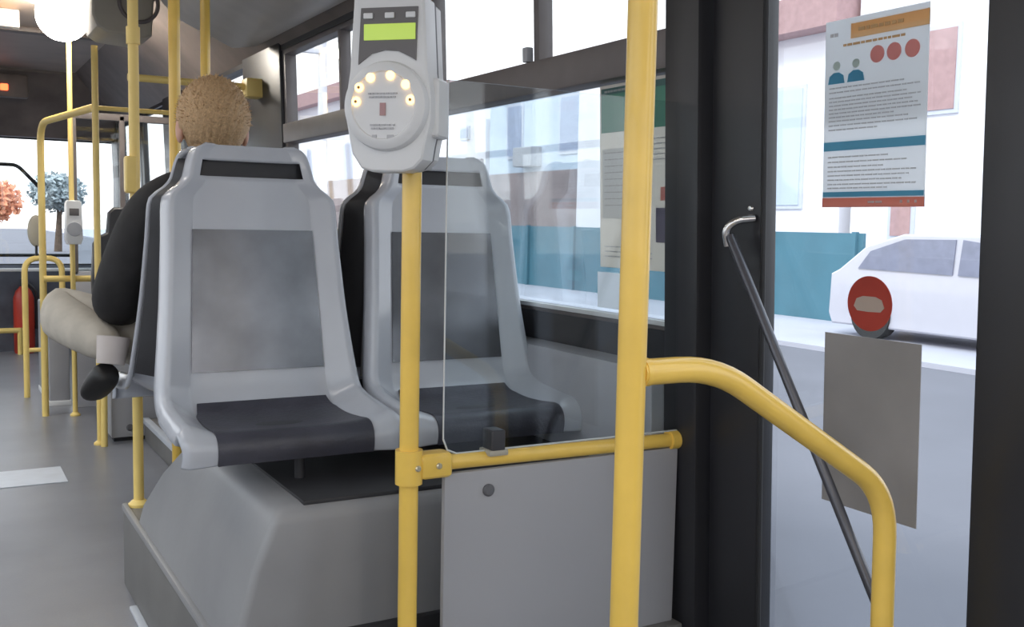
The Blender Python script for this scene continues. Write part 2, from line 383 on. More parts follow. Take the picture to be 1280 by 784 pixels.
def cover_bm():
    i0, i1 = idx(1.30), idx(.76); bm = NB(); F = []; B = []; n = 12
    for i in range(i0, i1+1):
        w = sw(i)*.965; fr = []; bk = []
        for k in range(n+1):
            t = 2*k/n-1; dep = .050*(1-abs(t)**5)*min(1, (i-i0+1)/5)+.004
            fr.append(bm.verts.new(Vector((t*w, CP[i][0], CP[i][1]))-nrm(i)*(.013 if abs(t) < .9 else .03)))
            bk.append(bm.verts.new(Vector((t*w, CP[i][0], CP[i][1]))-nrm(i)*(.03+dep)))
        F.append(fr); B.append(bk)
    m = len(F)
    for a in (F, B):
        for r in range(m-1):
            zc = CP[i0+r][1]
            for k in range(n):
                bm.faces.new((a[r][k], a[r][k+1], a[r+1][k+1], a[r+1][k]))
    for r in range(m-1):
        bm.faces.new((F[r][0], F[r+1][0], B[r+1][0], B[r][0])); bm.faces.new((F[r][n], B[r][n], B[r+1][n], F[r+1][n]))
    for k in range(n):
        bm.faces.new((F[0][k], B[0][k], B[0][k+1], F[0][k+1])); bm.faces.new((F[m-1][k], F[m-1][k+1], B[m-1][k+1], B[m-1][k]))
    return bm
def make_seat(loc, rz, label, group):
    t = thing('bus_seat', loc, label, 'seat', group, rz)
    bm = shell_bm(); bmesh.ops.recalc_face_normals(bm, faces=bm.faces[:])
    sh = obj('shell', bm, M['shell'], t, local='raw', ang=60)
    md = sh.modifiers.new('thick', 'SOLIDIFY'); md.thickness = .012; md.offset = -1 if bm_dir(sh) else 1
    obj('back_panel', insert_bm(idx(1.124), idx(.79), lambda i: .145+(1.124-CP[i][1])*.045, .0035), M['insert'], t, local=True)
    def hx(i):
        y, z = CP[i]
        if y > -.06: return .152+(.0-y)*.2
        return interp([(-.06, .166), (-.2, .172), (-.24, .174), (-.3, .172)], y)
    obj('seat_pad', insert_bm(idx(.722), NSEG-1, hx, .004), M['panin'], t, local=True)
    obj('back_cover', cover_bm(), M['cover'], t, local=True)
    bm = NB(); tube(bm, [(.022, -.225, .574), (.022, -.225, .66)], .012, 14); 
    box(bm, -.12, .12, -.23, -.05, .655, .690, .004)
    obj('support', bm, M['cover'], t, local=True)
    return t
def bm_dir(o):
    p = o.data.polygons[len(o.data.polygons)//3]; return p.normal.y < 0
g1 = 'back-to-back seats on the wheel box'
SEATY = 2.375
s1 = make_seat((.678, SEATY, 0), 0, 'pale grey moulded seat nearest the aisle, facing the camera, dark mottled panel', g1)
def dup(root, loc, rz, label):
    r = root.copy(); COL.objects.link(r); r.location = loc; r.rotation_euler = (0, 0, rz); r['label'] = label
    for ch in list(root.children):
        c = ch.copy(); COL.objects.link(c); c.parent = r
    return r
s2 = dup(s1, (1.182, SEATY, 0), 0, 'pale grey moulded seat beside the window, behind the glass shield')
s3 = dup(s1, (.678, 2.72, 0), math.pi, 'dark-backed seat the passenger in the black jacket sits on')
s4 = dup(s1, (1.182, 2.72, 0), math.pi, 'dark-backed empty seat back to back with the window seat')

# ------------------------------------------------------------------ screen with rail between the seats and the door
RP = .0185
pl = thing('grab_pole', (.785, 1.75, .262), 'yellow pole carrying the ticket validator at the end of the low rail', 'handrail')
obj('pole', tube(NB(), [(.785, 1.75, .262), (.785, 1.75, 2.3)], RP, 24), M['yellow'], pl)
bm = NB(); lathe(bm, [(0, .262), (.045, .262), (.045, .270), (.022, .282), (0, .282)], 24, Matrix.Translation((.785, 1.75, 0)))
obj('foot_flange', bm, M['yellow'], pl)
cl = NB(); tube(cl, [(.785, 1.75, .650), (.785, 1.75, .716)], .0265, 24); box(cl, .80, .870, 1.727, 1.773, .658, .708, .012, 3)
cl = obj('rail_clamp', cl, M['yellow'], pl)
for xx in (.792, .838):
    b = NB(); lathe(b, [(0, 0), (.006, 0), (.006, .003), (.004, .005), (0, .005)], 14, Matrix.Translation((xx, 1.7235 if xx < .8 else 1.727, .684)) @ Matrix.Rotation(math.pi/2, 4, 'X'))
    obj('bolt', b, M['bolt'], cl)
rl = thing('barrier_rail', (1.1, 1.75, .68), 'short level yellow rail on top of the grey barrier panel', 'handrail')
obj('rail', tube(NB(), [(.86, 1.75, .684), (1.425, 1.75, .678)], .0155, 20), M['yellow'], rl)
obj('end_collar', tube(NB(), [(1.415, 1.75, .678), (1.452, 1.75, .678)], .021, 20), M['yellow'], rl)
bp = thing('barrier', (1.15, 1.75, .262), 'plain grey laminate barrier panel below the level yellow rail', 'panel')
obj('panel', box(NB(), .858, 1.437, 1.742, 1.757, .262, .662, .004), M['panel'], bp)
b = NB(); lathe(b, [(0, 0), (.0125, 0), (.0125, .004), (.009, .008), (0, .009)], 24, Matrix.Translation((.955, 1.742, .620)) @ Matrix.Rotation(math.pi/2, 4, 'X'))
obj('cap', b, M['seam'], bp)
gs = thing('glass_shield', (1.15, 1.75, .70), 'clear glass shield with rounded corner above the level yellow rail', 'shield')
pts = [(1.455, .698), (1.455, 1.42), (.857, 1.42), (.857, .73)]
pts += [(.857+.03-.03*math.cos(a), .73-.032*math.sin(a)) for a in [math.radians(d) for d in (15, 35, 55, 75, 90)]]
bm = NB(); prism(bm, pts, 'y', 1.745, 1.753); obj('pane', bm, M['shield'], gs, smooth=False)
bm = NB(); tube(bm, [(.857, 1.749, 1.42), (.857, 1.749, .73)], .0018, 6)
tube(bm, [(.857, 1.749, .73), (.866, 1.749, .708), (.887, 1.749, .699), (1.44, 1.749, .699)], .002, 6)
obj('polished_edge', bm, M['white'], gs)
bm = NB(); box(bm, .954, .986, 1.728, 1.770, .690, .742, .006, 3)
c_ = obj('clamp', bm, M['cover'], gs)
b = box(NB(), .948, .992, 1.726, 1.772, .690, .702, .004); obj('clamp_foot', b, M['beige'], c_)

# ------------------------------------------------------------------ ticket validator on the pole
tv = thing('ticket_validator', (.785, 1.75, 1.245), 'white ticket validator with green screen and ring of amber lights, on a yellow pole', 'ticket validator')
RZ = math.radians(-45)
MX = Matrix.Translation((.773, 1.745, 1.240)) @ Matrix.Rotation(RZ, 4, 'Z')
MXv = MX @ Matrix.Translation((.0, -.03, 0))
def V(bm): bmesh.ops.transform(bm, matrix=MXv, verts=bm.verts[:]); return bm
# outline in local x-z; y towards the reader is negative
ol = [(-.066, .298), (-.060, .304), (.060, .304), (.066, .298), (.073, .175), (.080, .13), (.080, .09), (.070, .045), (.066, .02), (.050, .004), (.03, -.002), (-.03, -.002), (-.050, .004), (-.068, .03), (-.080, .09), (-.080, .13), (-.073, .175)]
bm = NB(); prism(bm, ol, 'y', -.070, -.012, .008); body = obj('front_case', V(bm), M['white'], tv)
bm = NB(); prism(bm, [(x*.97, z*.985+.002) for x, z in ol], 'y', -.014, -.004, 0); obj('seam', V(bm), M['seam'], tv)
bm = NB(); prism(bm, [(x*.96, z*.97+.004) for x, z in ol], 'y', -.005, .028, .007); obj('rear_case', V(bm), M['white'], tv)
for zz in (.06, .20): obj('pole_bracket', V(box(NB(), -.032, .032, .024, .060, zz, zz+.04, .008, 3)), M['grey'], tv)
obj('side_bulge', V(box(NB(), .055, .086, -.045, .018, .06, .165, .010, 3)), M['white'], tv)
fz = .112
disk = NB(); lathe(disk, [(0, 0), (.078, 0), (.078, .008), (.075, .017), (.064, .024), (.059, .024), (.057, .021), (0, .021)], 56, Matrix.Translation((0, -.068, fz)) @ Matrix.Rotation(math.pi/2, 4, 'X'))
disk = obj('reader_disc', V(disk), M['white'], tv)
bm = NB(); prism(bm, [(-.050, .282), (.056, .282), (.053, .19), (.045, .195), (.02, .207), (-.005, .209), (-.03, .203), (-.055, .185)], 'y', -.0725, -.069); scr = obj('screen_bezel', V(bm), M['screen'], tv)
obj('display', V(box(NB(), -.044, .052, -.0745, -.072, .226, .254, .001)), M['lcd'], scr)
for xx in (-.036, .004, .043): obj('button', V(box(NB(), xx-.009, xx+.009, -.0755, -.072, .263, .273, .002)), M['white'], scr)
for k, a in enumerate((188, 152, 118, 75, 35, -5)):
    a = math.radians(a); x = .051*math.cos(a)-.0; z = fz+.012+.040*math.sin(a)
    b = NB(); lathe(b, [(0, 0), (.0082, 0), (.0078, .002), (0, .003)], 18, Matrix.Translation((x, -.090, z)) @ Matrix.Rotation(math.pi/2, 4, 'X'))
    l = obj('indicator_light', V(b), M['led'], disk)
    if k in (0, 1, 5):
        b = NB(); lathe(b, [(0, 0), (.0028, 0), (.0026, .001), (0, .0015)], 12, Matrix.Translation((x, -.0928, z)) @ Matrix.Rotation(math.pi/2, 4, 'X')); obj('light_core', V(b), M['ledcore'], l)
for z, a, c in ((.132, -.028, .026), (.126, -.026, .024), (.078, -.024, .022), (.072, -.022, .02)):
    x = a; bm = NB()
    while x < c:
        w_ = random.uniform(.004, .009); box(bm, x, min(x+w_, c), -.0912, -.0895, z-.0014, z+.0014); x += w_+.0016
    obj('text_line', V(bm), M['ink'], disk)
for a, c in ((-.020, -.012), (.008, .020)): obj('small_symbol', V(box(NB(), a, c, -.0912, -.0895, .054, .061)), M['ink'], disk)
obj('card_symbol', V(box(NB(), -.006, .005, -.0912, -.0895, .094, .116, .0006)), M['inkred'], disk)

# ------------------------------------------------------------------ near handrail: tall pole and cranked rail
RN = .0198
hp = thing('handrail_pole', (.822, 1.10, 0), 'thick full-height yellow pole in the foreground, nearest the camera', 'handrail')
obj('pole', tube(NB(), [(.822, 1.10, 0), (.822, 1.10, 2.3)], RN, 28), M['yellow'], hp)
b = NB(); lathe(b, [(0, 0), (.05, 0), (.05, .008), (.024, .02), (0, .02)], 28, Matrix.Translation((.822, 1.10, 0))); obj('foot_flange', b, M['yellow'], hp)
hr = thing('cranked_handrail', (1.355, 1.10, 0), 'cranked yellow handrail running down from the foreground pole beside the door', 'handrail')
obj('rail', tube(NB(), [(.835, 1.10, .952), (.970, 1.10, .952), (1.345, 1.10, .728), (1.368, 1.10, 0)], RN*.93, 26, rad=.075), M['yellow'], hr)
bm = NB(); tube(bm, [(.838, 1.10, .952), (.848, 1.10, .952)], RN*1.0, 24); obj('weld_collar', bm, M['yellow'], hr)
b = NB(); lathe(b, [(0, 0), (.05, 0), (.05, .008), (.024, .02), (0, .02)], 28, Matrix.Translation((1.368, 1.10, 0))); obj('foot_flange', b, M['yellow'], hr)

# ------------------------------------------------------------------ things on the door
gb = thing('door_grab_bar', (1.40, 1.36, .80), 'thin dark sloping grab bar across the inside of the door', 'grab bar')
def ln(x, z): return x-K*(z-CH)
obj('bar', tube(NB(), [(ln(1.405, 1.13), 1.565, 1.135), (ln(1.40, .45), 1.128, .43)], .0098, 18), M['steel'], gb)
bm = NB(); tube(bm, [(ln(1.405, 1.12), 1.570, 1.115), (1.400, 1.572, 1.15), (1.412, 1.555, 1.168), (1.446, 1.540, 1.172)], .0085, 14, rad=.02)
obj('end_hook', bm, M['chrome'], gb)
b = NB(); lathe(b, [(0, 0), (.007, 0), (.005, .004), (0, .005)], 12, Matrix.Translation((1.448, 1.553, 1.192)) @ Matrix.Rotation(-math.pi/2, 4, 'Y')); obj('screw', b, M['chrome'], gb)
obj('end_mount', box(NB(), 1.40, 1.475, 1.115, 1.145, .405, .435, .006), M['steel'], gb)

GX = WX+.018                                   # inner face of the door glass
def sheet(y0, y1, z0, z1, th=.0015, x=None): return lean(box(NB(), (x or GX)-th, (x or GX), y0, y1, z0, z1))
po = thing('poster', (GX, 1.265, 1.19), 'large white notice sheet with orange heading and blue bands, on the door glass', 'poster')
P = obj('sheet', sheet(1.152, 1.378, 1.194, 1.534), M['paper'], po)
def mk(name, y0, y1, z0, z1, m, par, lvl=.0025, x=None):
    return obj(name, sheet(y0, y1, z0, z1, lvl, x), m, par)
mk('heading_band', 1.152, 1.318, 1.497, 1.523, M['papero'], P)
mk('blue_band', 1.153, 1.377, 1.298, 1.314, M['paperb'], P)
mk('blue_line', 1.153, 1.377, 1.213, 1.222, M['paperb'], P)
mk('red_band', 1.152, 1.378, 1.194, 1.211, M['paperr'], P)
def wline(par, m, y_left, y_right, z, h=.0022, lvl=.0027, name='text_line'):
    b = NB(); words(b, y_left, y_right, z, h, lvl=lvl); return obj(name, lean(b), M[m], par)
def words(bm, y_left, y_right, z, h=.0022, x=None, lvl=.0027):
    y = y_left
    while y > y_right+.004:
        w_ = random.uniform(.006, .016); e = max(y-w_, y_right)
        box(bm, (x or GX)-lvl, (x or GX)-.0008, e, y, z-h/2, z+h/2); y = e-.0028
rows = [(1.412, 1.20), (1.404, 1.165), (1.394, 1.19), (1.387, 1.165), (1.380, 1.18), (1.373, 1.17), (1.366, 1.165), (1.359, 1.22), (1.352, 1.19), (1.344, 1.17), (1.336, 1.25), (1.286, 1.23), (1.277, 1.19), (1.268, 1.24), (1.260, 1.17), (1.252, 1.185), (1.244, 1.2), (1.236, 1.17), (1.229, 1.23)]
for z, e in rows: wline(P, 'ink', 1.366, e, z)
wline(P, 'ink', 1.366, 1.345, 1.508, .006, name='emblem')
M['brownink'] = mat('heading_brown', (.55, .34, .16), .7, noise=.05)
wline(P, 'brownink', 1.30, 1.20, 1.511, .006, .0035, 'heading_text'); wline(P, 'brownink', 1.335, 1.20, 1.487, .004, name='heading_text')
for y in (1.258, 1.222, 1.184):
    bm = NB(); lathe(bm, [(0, 0), (.0150, 0), (.0150, .0015), (0, .0016)], 30, Matrix.Translation((GX-.0012, y, 1.462)) @ Matrix.Rotation(-math.pi/2, 4, 'Y'))
    obj('pink_disc', lean(bm), M['paperp'], P)
for y in (1.350, 1.305):
    bm = NB(); lathe(bm, [(0, 0), (.008, 0), (.008, .0015), (0, .0016)], 20, Matrix.Translation((GX-.0012, y, 1.452)) @ Matrix.Rotation(-math.pi/2, 4, 'Y')); obj('drawn_head', lean(bm), M['skinp'], P)
    bm = NB(); prism(bm, [(y-.019, 1.420), (y+.019, 1.420), (y+.016, 1.434), (y+.006, 1.440), (y-.006, 1.440), (y-.016, 1.434)], 'x', GX-.0028, GX-.001); obj('drawn_shoulders', lean(bm), M['paperb'], P)
wline(P, 'paper', 1.27, 1.235, 1.203, .004, .0035, 'footer_mark')
for y in (1.20, 1.185, 1.17): obj('footer_mark', lean(box(NB(), GX-.0035, GX-.001, y-.004, y, 1.201, 1.206)), M['paper'], P)

st = thing('door_sticker', (GX, 1.262, .97), 'round red sticker with a pale bar, on the door glass', 'sticker')
bm = NB(); lathe(bm, [(0, 0), (.050, 0), (.050, .0015), (0, .0016)], 48, Matrix.Translation((GX-.0002, 1.262, 1.020)) @ Matrix.Rotation(-math.pi/2, 4, 'Y'))
S1 = obj('disc', lean(bm), M['sticker'], st)
bm = NB(); prism(bm, [(1.228, 1.014), (1.236, 1.006), (1.262, 1.005), (1.288, 1.006), (1.296, 1.014), (1.290, 1.028), (1.276, 1.033), (1.248, 1.033), (1.234, 1.028)], 'x', GX-.0032, GX-.001); obj('pale_bar', lean(bm), M['stickbar'], S1)
sq = thing('door_sheet', (GX, 1.255, .635), 'plain grey-brown square sheet low on the door glass', 'sheet')
Q = obj('sheet', sheet(1.148, 1.365, .632, .958), M['sq'], sq)
# notices on the side window
n1 = thing('window_notice', (GX, 1.96, 1.04), 'tall notice with green heading stuck on the side window behind the thick pole', 'poster')
P2 = obj('sheet', sheet(1.812, 2.112, 1.048, 1.495), M['paperc'], n1)
mk('green_band', 1.818, 2.105, 1.38, 1.472, M['paperg'], P2)
mk('dark_heading', 1.818, 2.105, 1.472, 1.487, M['paperd'], P2)
mk('orange_square', 1.842, 1.868, 1.212, 1.243, M['paperp'], P2)
mk('dark_picture', 1.838, 1.885, 1.115, 1.195, M['paperv'], P2)
mk('pale_box', 1.97, 2.10, 1.17, 1.34, M['paper'], P2)
for k in range(9): wline(P2, 'ink', 2.09, 2.0-random.uniform(0, .06), 1.33-k*.016, .0022, .0035)
for k in range(5): wline(P2, 'ink', 1.96, 1.84, 1.355-k*.012)
for k in range(3): wline(P2, 'ink', 2.09, 1.90, 1.10-k*.012)
bm = NB(); words(bm, 2.09, 2.0, 1.479, .005, lvl=.0035); obj('heading_text', lean(bm), M['paper'], P2)
n2 = tag(obj('small_notice', sheet(2.0, 2.125, .945, 1.035), M['paper']), 'small blank white sheet under the green-headed window notice', 'poster')

# ------------------------------------------------------------------ passenger
def skinmesh(name, verts, edges, radii, m, parent, sub=2, root=0, smooth_shade=True):
    me = bpy.data.meshes.new(name); me.from_pydata(verts, edges, []); me.materials.append(m)
    o = bpy.data.objects.new(name, me); COL.objects.link(o)
    md = o.modifiers.new('skin', 'SKIN'); md.use_smooth_shade = True
    lay = me.skin_vertices[0].data if me.skin_vertices else None
    if lay is None:
        b = bmesh.new(); b.from_mesh(me); b.verts.layers.skin.verify(); b.to_mesh(me); b.free(); lay = me.skin_vertices[0].data
    for i, r in enumerate(radii):
        lay[i].radius = r if isinstance(r, (tuple, list)) else (r, r); lay[i].use_root = (i == root)
    ms = o.modifiers.new('sub', 'SUBSURF'); ms.levels = sub; ms.render_levels = sub
    if parent is not None:
        o.parent = parent
        if parent.type == 'EMPTY': o.matrix_parent_inverse = Matrix.Translation(-parent.location)
    return o
pr_ = thing('person', (.68, 2.9, .70), 'person with short fair hair in black jacket and beige trousers, seated facing away, legs crossed', 'person')
J = {'pel': (.67, 2.855, .80), 'sp': (.665, 2.84, .96), 'ch': (.665, 2.81, 1.11), 'nb': (.667, 2.79, 1.235), 'nk': (.670, 2.80, 1.31),
     'sl': (.505, 2.80, 1.165), 'el': (.405, 2.83, .905), 'wl': (.53, 3.03, .905), 'sr': (.83, 2.80, 1.165), 'er': (.90, 2.84, .93), 'wr': (.80, 3.04, .90),
     'hl': (.585, 2.88, .79), 'kl': (.280, 3.13, .885), 'al': (.41, 2.80, .805), 'hr': (.755, 2.88, .79), 'kr': (.80, 3.29, .80), 'ar': (.80, 3.37, .38)}
def body(name, keys, edges, rad, m, parent, root=0):
    return skinmesh(name, [J[k] for k in keys], [(keys.index(a), keys.index(b)) for a, b in edges], [rad[k] for k in keys], m, parent, 2, root)
rb = {'pel': (.13, .10), 'sp': (.12, .09), 'ch': (.13, .09), 'nb': .06, 'nk': .052, 'sl': .045, 'el': .035, 'wl': .024, 'sr': .045, 'er': .035, 'wr': .024, 'hl': .07, 'kl': .05, 'al': .033, 'hr': .07, 'kr': .05, 'ar': .033}
ks = list(rb)
eg = [('pel', 'sp'), ('sp', 'ch'), ('ch', 'nb'), ('nb', 'nk'), ('nb', 'sl'), ('sl', 'el'), ('el', 'wl'), ('nb', 'sr'), ('sr', 'er'), ('er', 'wr'), ('pel', 'hl'), ('hl', 'kl'), ('kl', 'al'), ('pel', 'hr'), ('hr', 'kr'), ('kr', 'ar')]
bd = body('body', ks, eg, rb, M['skin'], pr_)
kj = ['pel', 'sp', 'ch', 'nb', 'sl', 'el', 'wl', 'sr', 'er', 'wr']
rj = {'pel': (.165, .12), 'sp': (.165, .12), 'ch': (.165, .12), 'nb': (.09, .085), 'sl': .085, 'el': .066, 'wl': .042, 'sr': .085, 'er': .066, 'wr': .042}
body('jacket', kj, [e for e in eg if e[0] in kj and e[1] in kj], rj, M['jacket'], pr_)
bm = NB(); tube(bm, [(.667, 2.79, 1.225), (.669, 2.795, 1.28)], [.085, .070], 24); obj('collar', bm, M['jacket'], pr_)
kt = ['pel', 'hl', 'kl', 'al', 'hr', 'kr', 'ar']
rt = {'pel': (.12, .10), 'hl': .092, 'kl': .082, 'al': .050, 'hr': .088, 'kr': .070, 'ar': .055}
body('trousers', kt, [e for e in eg if e[0] in kt and e[1] in kt], rt, M['trouser'], pr_)
def shoe(p_heel, p_toe, label=None):
    a = Vector(p_heel); b = Vector(p_toe); d = b-a
    return skinmesh('shoe', [a, a+d*.35, a+d*.72, b], [(0, 1), (1, 2), (2, 3)], [(.036, .036), (.042, .040), (.046, .030), (.034, .020)], M['shoe'], pr_, 2)
bm = NB(); tube(bm, [(.41, 2.805, .835), (.400, 2.795, .765)], [.042, .035], 18); obj('sock', bm, mat('sock_pale', (.55, .50, .48), .9, noise=.08), pr_)
shoe((.398, 2.79, .755), (.360, 2.88, .665)); shoe((.80, 3.35, .315), (.80, 3.57, .292))
# hands resting on the lap
for s, w in ((1, J['wl']), (-1, J['wr'])):
    w = Vector(w); hd = Vector((.35*s, .9, -.12)).normalized(); sd_ = Vector((hd.y, -hd.x, 0)).normalized()*s; up = Vector((0, 0, 1))
    vs = [w, w+hd*.035, w+hd*.075]; ed = [(0, 1), (1, 2)]; rr = [.024, (.032, .018), (.036, .016)]
    for k, (off, L) in enumerate(((-.030, .060), (-.010, .070), (.011, .066), (.030, .052))):
        b0 = len(vs); base = w+hd*.085+sd_*off
        vs += [base, base+hd*L*.5-up*.006, base+hd*L*.85-up*.026, base+hd*L-up*.044]; ed += [(2, b0), (b0, b0+1), (b0+1, b0+2), (b0+2, b0+3)]; rr += [.0095, .009, .0085, .0075]
    b0 = len(vs); vs += [w+hd*.04-sd_*.038-up*.004, w+hd*.07-sd_*.056-up*.014, w+hd*.092-sd_*.060-up*.026]; ed += [(1, b0), (b0, b0+1), (b0+1, b0+2)]; rr += [.012, .0105, .009]
    skinmesh('hand', vs, ed, rr, M['skin'], pr_, 2)
# head
HC = Vector((.669, 2.80, 1.404))
def ell(bm, c, r, sub=3, fn=None):
    q = bmesh.ops.create_icosphere(bm, subdivisions=sub, radius=1)
    for v in q['verts']:
        p = v.co.copy(); p = Vector((p.x*r[0], p.y*r[1], p.z*r[2]))
        if fn: p = fn(p)
        v.co = c+p
    return bm
def headfn(p):
    if p.z < 0: p.x *= 1-.30*min(1, -p.z/.12)**1.2; p.y += .018*min(1, -p.z/.12)
    if p.y > .07: p.y = .07+(p.y-.07)*.7
    return p
bm = NB(); ell(bm, HC, (.079, .098, .122), 4, headfn)
ell(bm, HC+Vector((0, .093, -.018)), (.013, .020, .024), 2); ell(bm, HC+Vector((0, .088, -.058)), (.024, .008, .009), 2)
for s in (-1, 1): ell(bm, HC+Vector((s*.031, .078, .008)), (.016, .012, .010), 2)
hd = obj('head', bm, M['skin'], pr_, ang=180)
for s in (-1, 1):
    bm = NB(); ell(bm, HC+Vector((s*.086, .004, -.022)), (.011, .020, .034), 3); obj('ear', bm, M['skin'], hd)
    bm = NB(); ell(bm, HC+Vector((s*.031, .087, .010)), (.009, .007, .006), 2); obj('eye', bm, M['eye'], hd)
def hairfn(p):
    n = .0035*math.sin(p.x*310+p.z*170)*math.sin(p.z*260+p.y*150)
    f = 1+n/.09
    if p.z < -.02: f *= 1-.20*min(1, (-.02-p.z)/.09)
    return Vector((p.x*f, p.y*f, p.z*(1+n/.1)))
bm = NB(); ell(bm, HC+Vector((0, -.008, .012)), (.094, .106, .114), 5, hairfn)
for v in bm.verts:                            # keep the face free
    q = v.co-HC
    if q.y > .045 and q.z < .075: v.co.y = HC.y+.045+(q.y-.045)*.15
    if q.z < -.085: v.co.z = HC.z-.085
obj('hair', bm, M['hair'], hd, ang=180)
bm = NB()
for k in range(900):                          # short tufts standing off the crown
    a = random.uniform(0, 2*math.pi); e = random.uniform(-.15, 1.0)
    d = Vector((math.cos(a)*math.sqrt(max(0, 1-e*e)), math.sin(a)*math.sqrt(max(0, 1-e*e)), e))
    if d.y > .45 and d.z < .6: continue
    b0 = HC+Vector((0, -.008, .012))+Vector((d.x*.093, d.y*.105, d.z*.113)); t = (d+Vector((random.uniform(-.5, .5), random.uniform(-.5, .5), random.uniform(-.2, .5)))).normalized()
    sd2 = t.orthogonal().normalized()*.0012; up2 = t.cross(sd2).normalized()*.0012; L = random.uniform(.006, .014)
    vs = [bm.verts.new(b0+sd2), bm.verts.new(b0-sd2*.5+up2), bm.verts.new(b0-sd2*.5-up2), bm.verts.new(b0+t*L)]
    for f in ((0, 1, 3), (1, 2, 3), (2, 0, 3), (0, 2, 1)): bm.faces.new([vs[i] for i in f])
tag(obj('short_hairs', bm, M['hair'], hd), kind='stuff')

# ------------------------------------------------------------------ poles and rails further forward
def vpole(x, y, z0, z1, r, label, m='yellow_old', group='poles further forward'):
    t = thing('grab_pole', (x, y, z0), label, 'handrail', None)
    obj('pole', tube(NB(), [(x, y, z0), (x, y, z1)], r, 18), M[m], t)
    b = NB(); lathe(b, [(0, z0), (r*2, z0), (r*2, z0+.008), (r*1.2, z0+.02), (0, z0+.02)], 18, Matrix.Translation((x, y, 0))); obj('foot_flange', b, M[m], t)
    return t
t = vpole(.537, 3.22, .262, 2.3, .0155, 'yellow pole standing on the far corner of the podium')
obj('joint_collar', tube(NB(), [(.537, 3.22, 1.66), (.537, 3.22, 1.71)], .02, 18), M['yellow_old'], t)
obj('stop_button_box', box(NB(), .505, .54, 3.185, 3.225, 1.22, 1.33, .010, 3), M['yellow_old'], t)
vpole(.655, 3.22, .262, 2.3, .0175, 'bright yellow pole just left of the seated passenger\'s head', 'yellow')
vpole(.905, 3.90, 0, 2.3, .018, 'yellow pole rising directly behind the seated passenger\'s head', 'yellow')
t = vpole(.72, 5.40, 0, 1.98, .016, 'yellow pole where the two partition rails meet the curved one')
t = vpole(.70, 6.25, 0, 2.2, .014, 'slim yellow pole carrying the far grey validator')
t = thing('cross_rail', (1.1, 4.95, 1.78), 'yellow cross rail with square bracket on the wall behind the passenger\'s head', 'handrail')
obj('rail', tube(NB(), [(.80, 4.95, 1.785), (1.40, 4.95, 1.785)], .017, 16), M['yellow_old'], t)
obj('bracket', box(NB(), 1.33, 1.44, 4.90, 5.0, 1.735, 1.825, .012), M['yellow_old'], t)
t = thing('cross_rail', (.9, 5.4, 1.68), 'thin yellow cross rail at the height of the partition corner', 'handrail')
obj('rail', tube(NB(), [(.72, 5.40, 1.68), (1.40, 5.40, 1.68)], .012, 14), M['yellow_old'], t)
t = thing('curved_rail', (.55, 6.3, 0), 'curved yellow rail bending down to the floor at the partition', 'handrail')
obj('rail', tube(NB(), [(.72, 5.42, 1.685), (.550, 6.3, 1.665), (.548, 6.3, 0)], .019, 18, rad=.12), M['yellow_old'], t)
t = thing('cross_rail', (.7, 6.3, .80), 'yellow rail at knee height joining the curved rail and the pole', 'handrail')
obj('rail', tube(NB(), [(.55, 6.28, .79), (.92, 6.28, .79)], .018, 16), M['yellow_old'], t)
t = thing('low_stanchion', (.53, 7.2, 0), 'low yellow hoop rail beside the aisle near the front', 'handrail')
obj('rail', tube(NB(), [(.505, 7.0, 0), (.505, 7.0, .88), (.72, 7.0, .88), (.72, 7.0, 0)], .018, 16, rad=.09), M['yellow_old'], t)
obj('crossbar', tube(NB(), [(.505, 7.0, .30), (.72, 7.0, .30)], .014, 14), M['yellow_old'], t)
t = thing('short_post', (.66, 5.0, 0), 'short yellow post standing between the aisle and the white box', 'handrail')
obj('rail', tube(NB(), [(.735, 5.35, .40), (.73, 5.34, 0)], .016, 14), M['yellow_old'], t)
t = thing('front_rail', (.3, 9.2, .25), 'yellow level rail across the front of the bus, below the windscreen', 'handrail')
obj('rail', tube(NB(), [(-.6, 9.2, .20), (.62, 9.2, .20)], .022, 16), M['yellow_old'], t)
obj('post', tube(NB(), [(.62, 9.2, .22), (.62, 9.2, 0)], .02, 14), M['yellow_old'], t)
obj('post', tube(NB(), [(-.6, 9.2, .22), (-.6, 9.2, 0)], .02, 14), M['yellow_old'], t)
# second validator
t = thing('ticket_validator', (.70, 6.22, 1.0), 'small grey ticket validator on the slim far pole', 'ticket validator')
bm = NB(); prism(bm, [(.655, 1.02), (.665, .99), (.735, .99), (.745, 1.02), (.74, 1.22), (.73, 1.235), (.67, 1.235), (.66, 1.22)], 'y', 6.14, 6.235, .008); f = obj('case', bm, M['white'], t)
bm = NB(); lathe(bm, [(0, 0), (.04, 0), (.038, .012), (0, .013)], 28, Matrix.Translation((.70, 6.142, 1.075)) @ Matrix.Rotation(math.pi/2, 4, 'X')); obj('reader_disc', bm, M['grey'], t)
obj('display', box(NB(), .675, .725, 6.136, 6.142, 1.15, 1.19, .002), M['screen'], t)
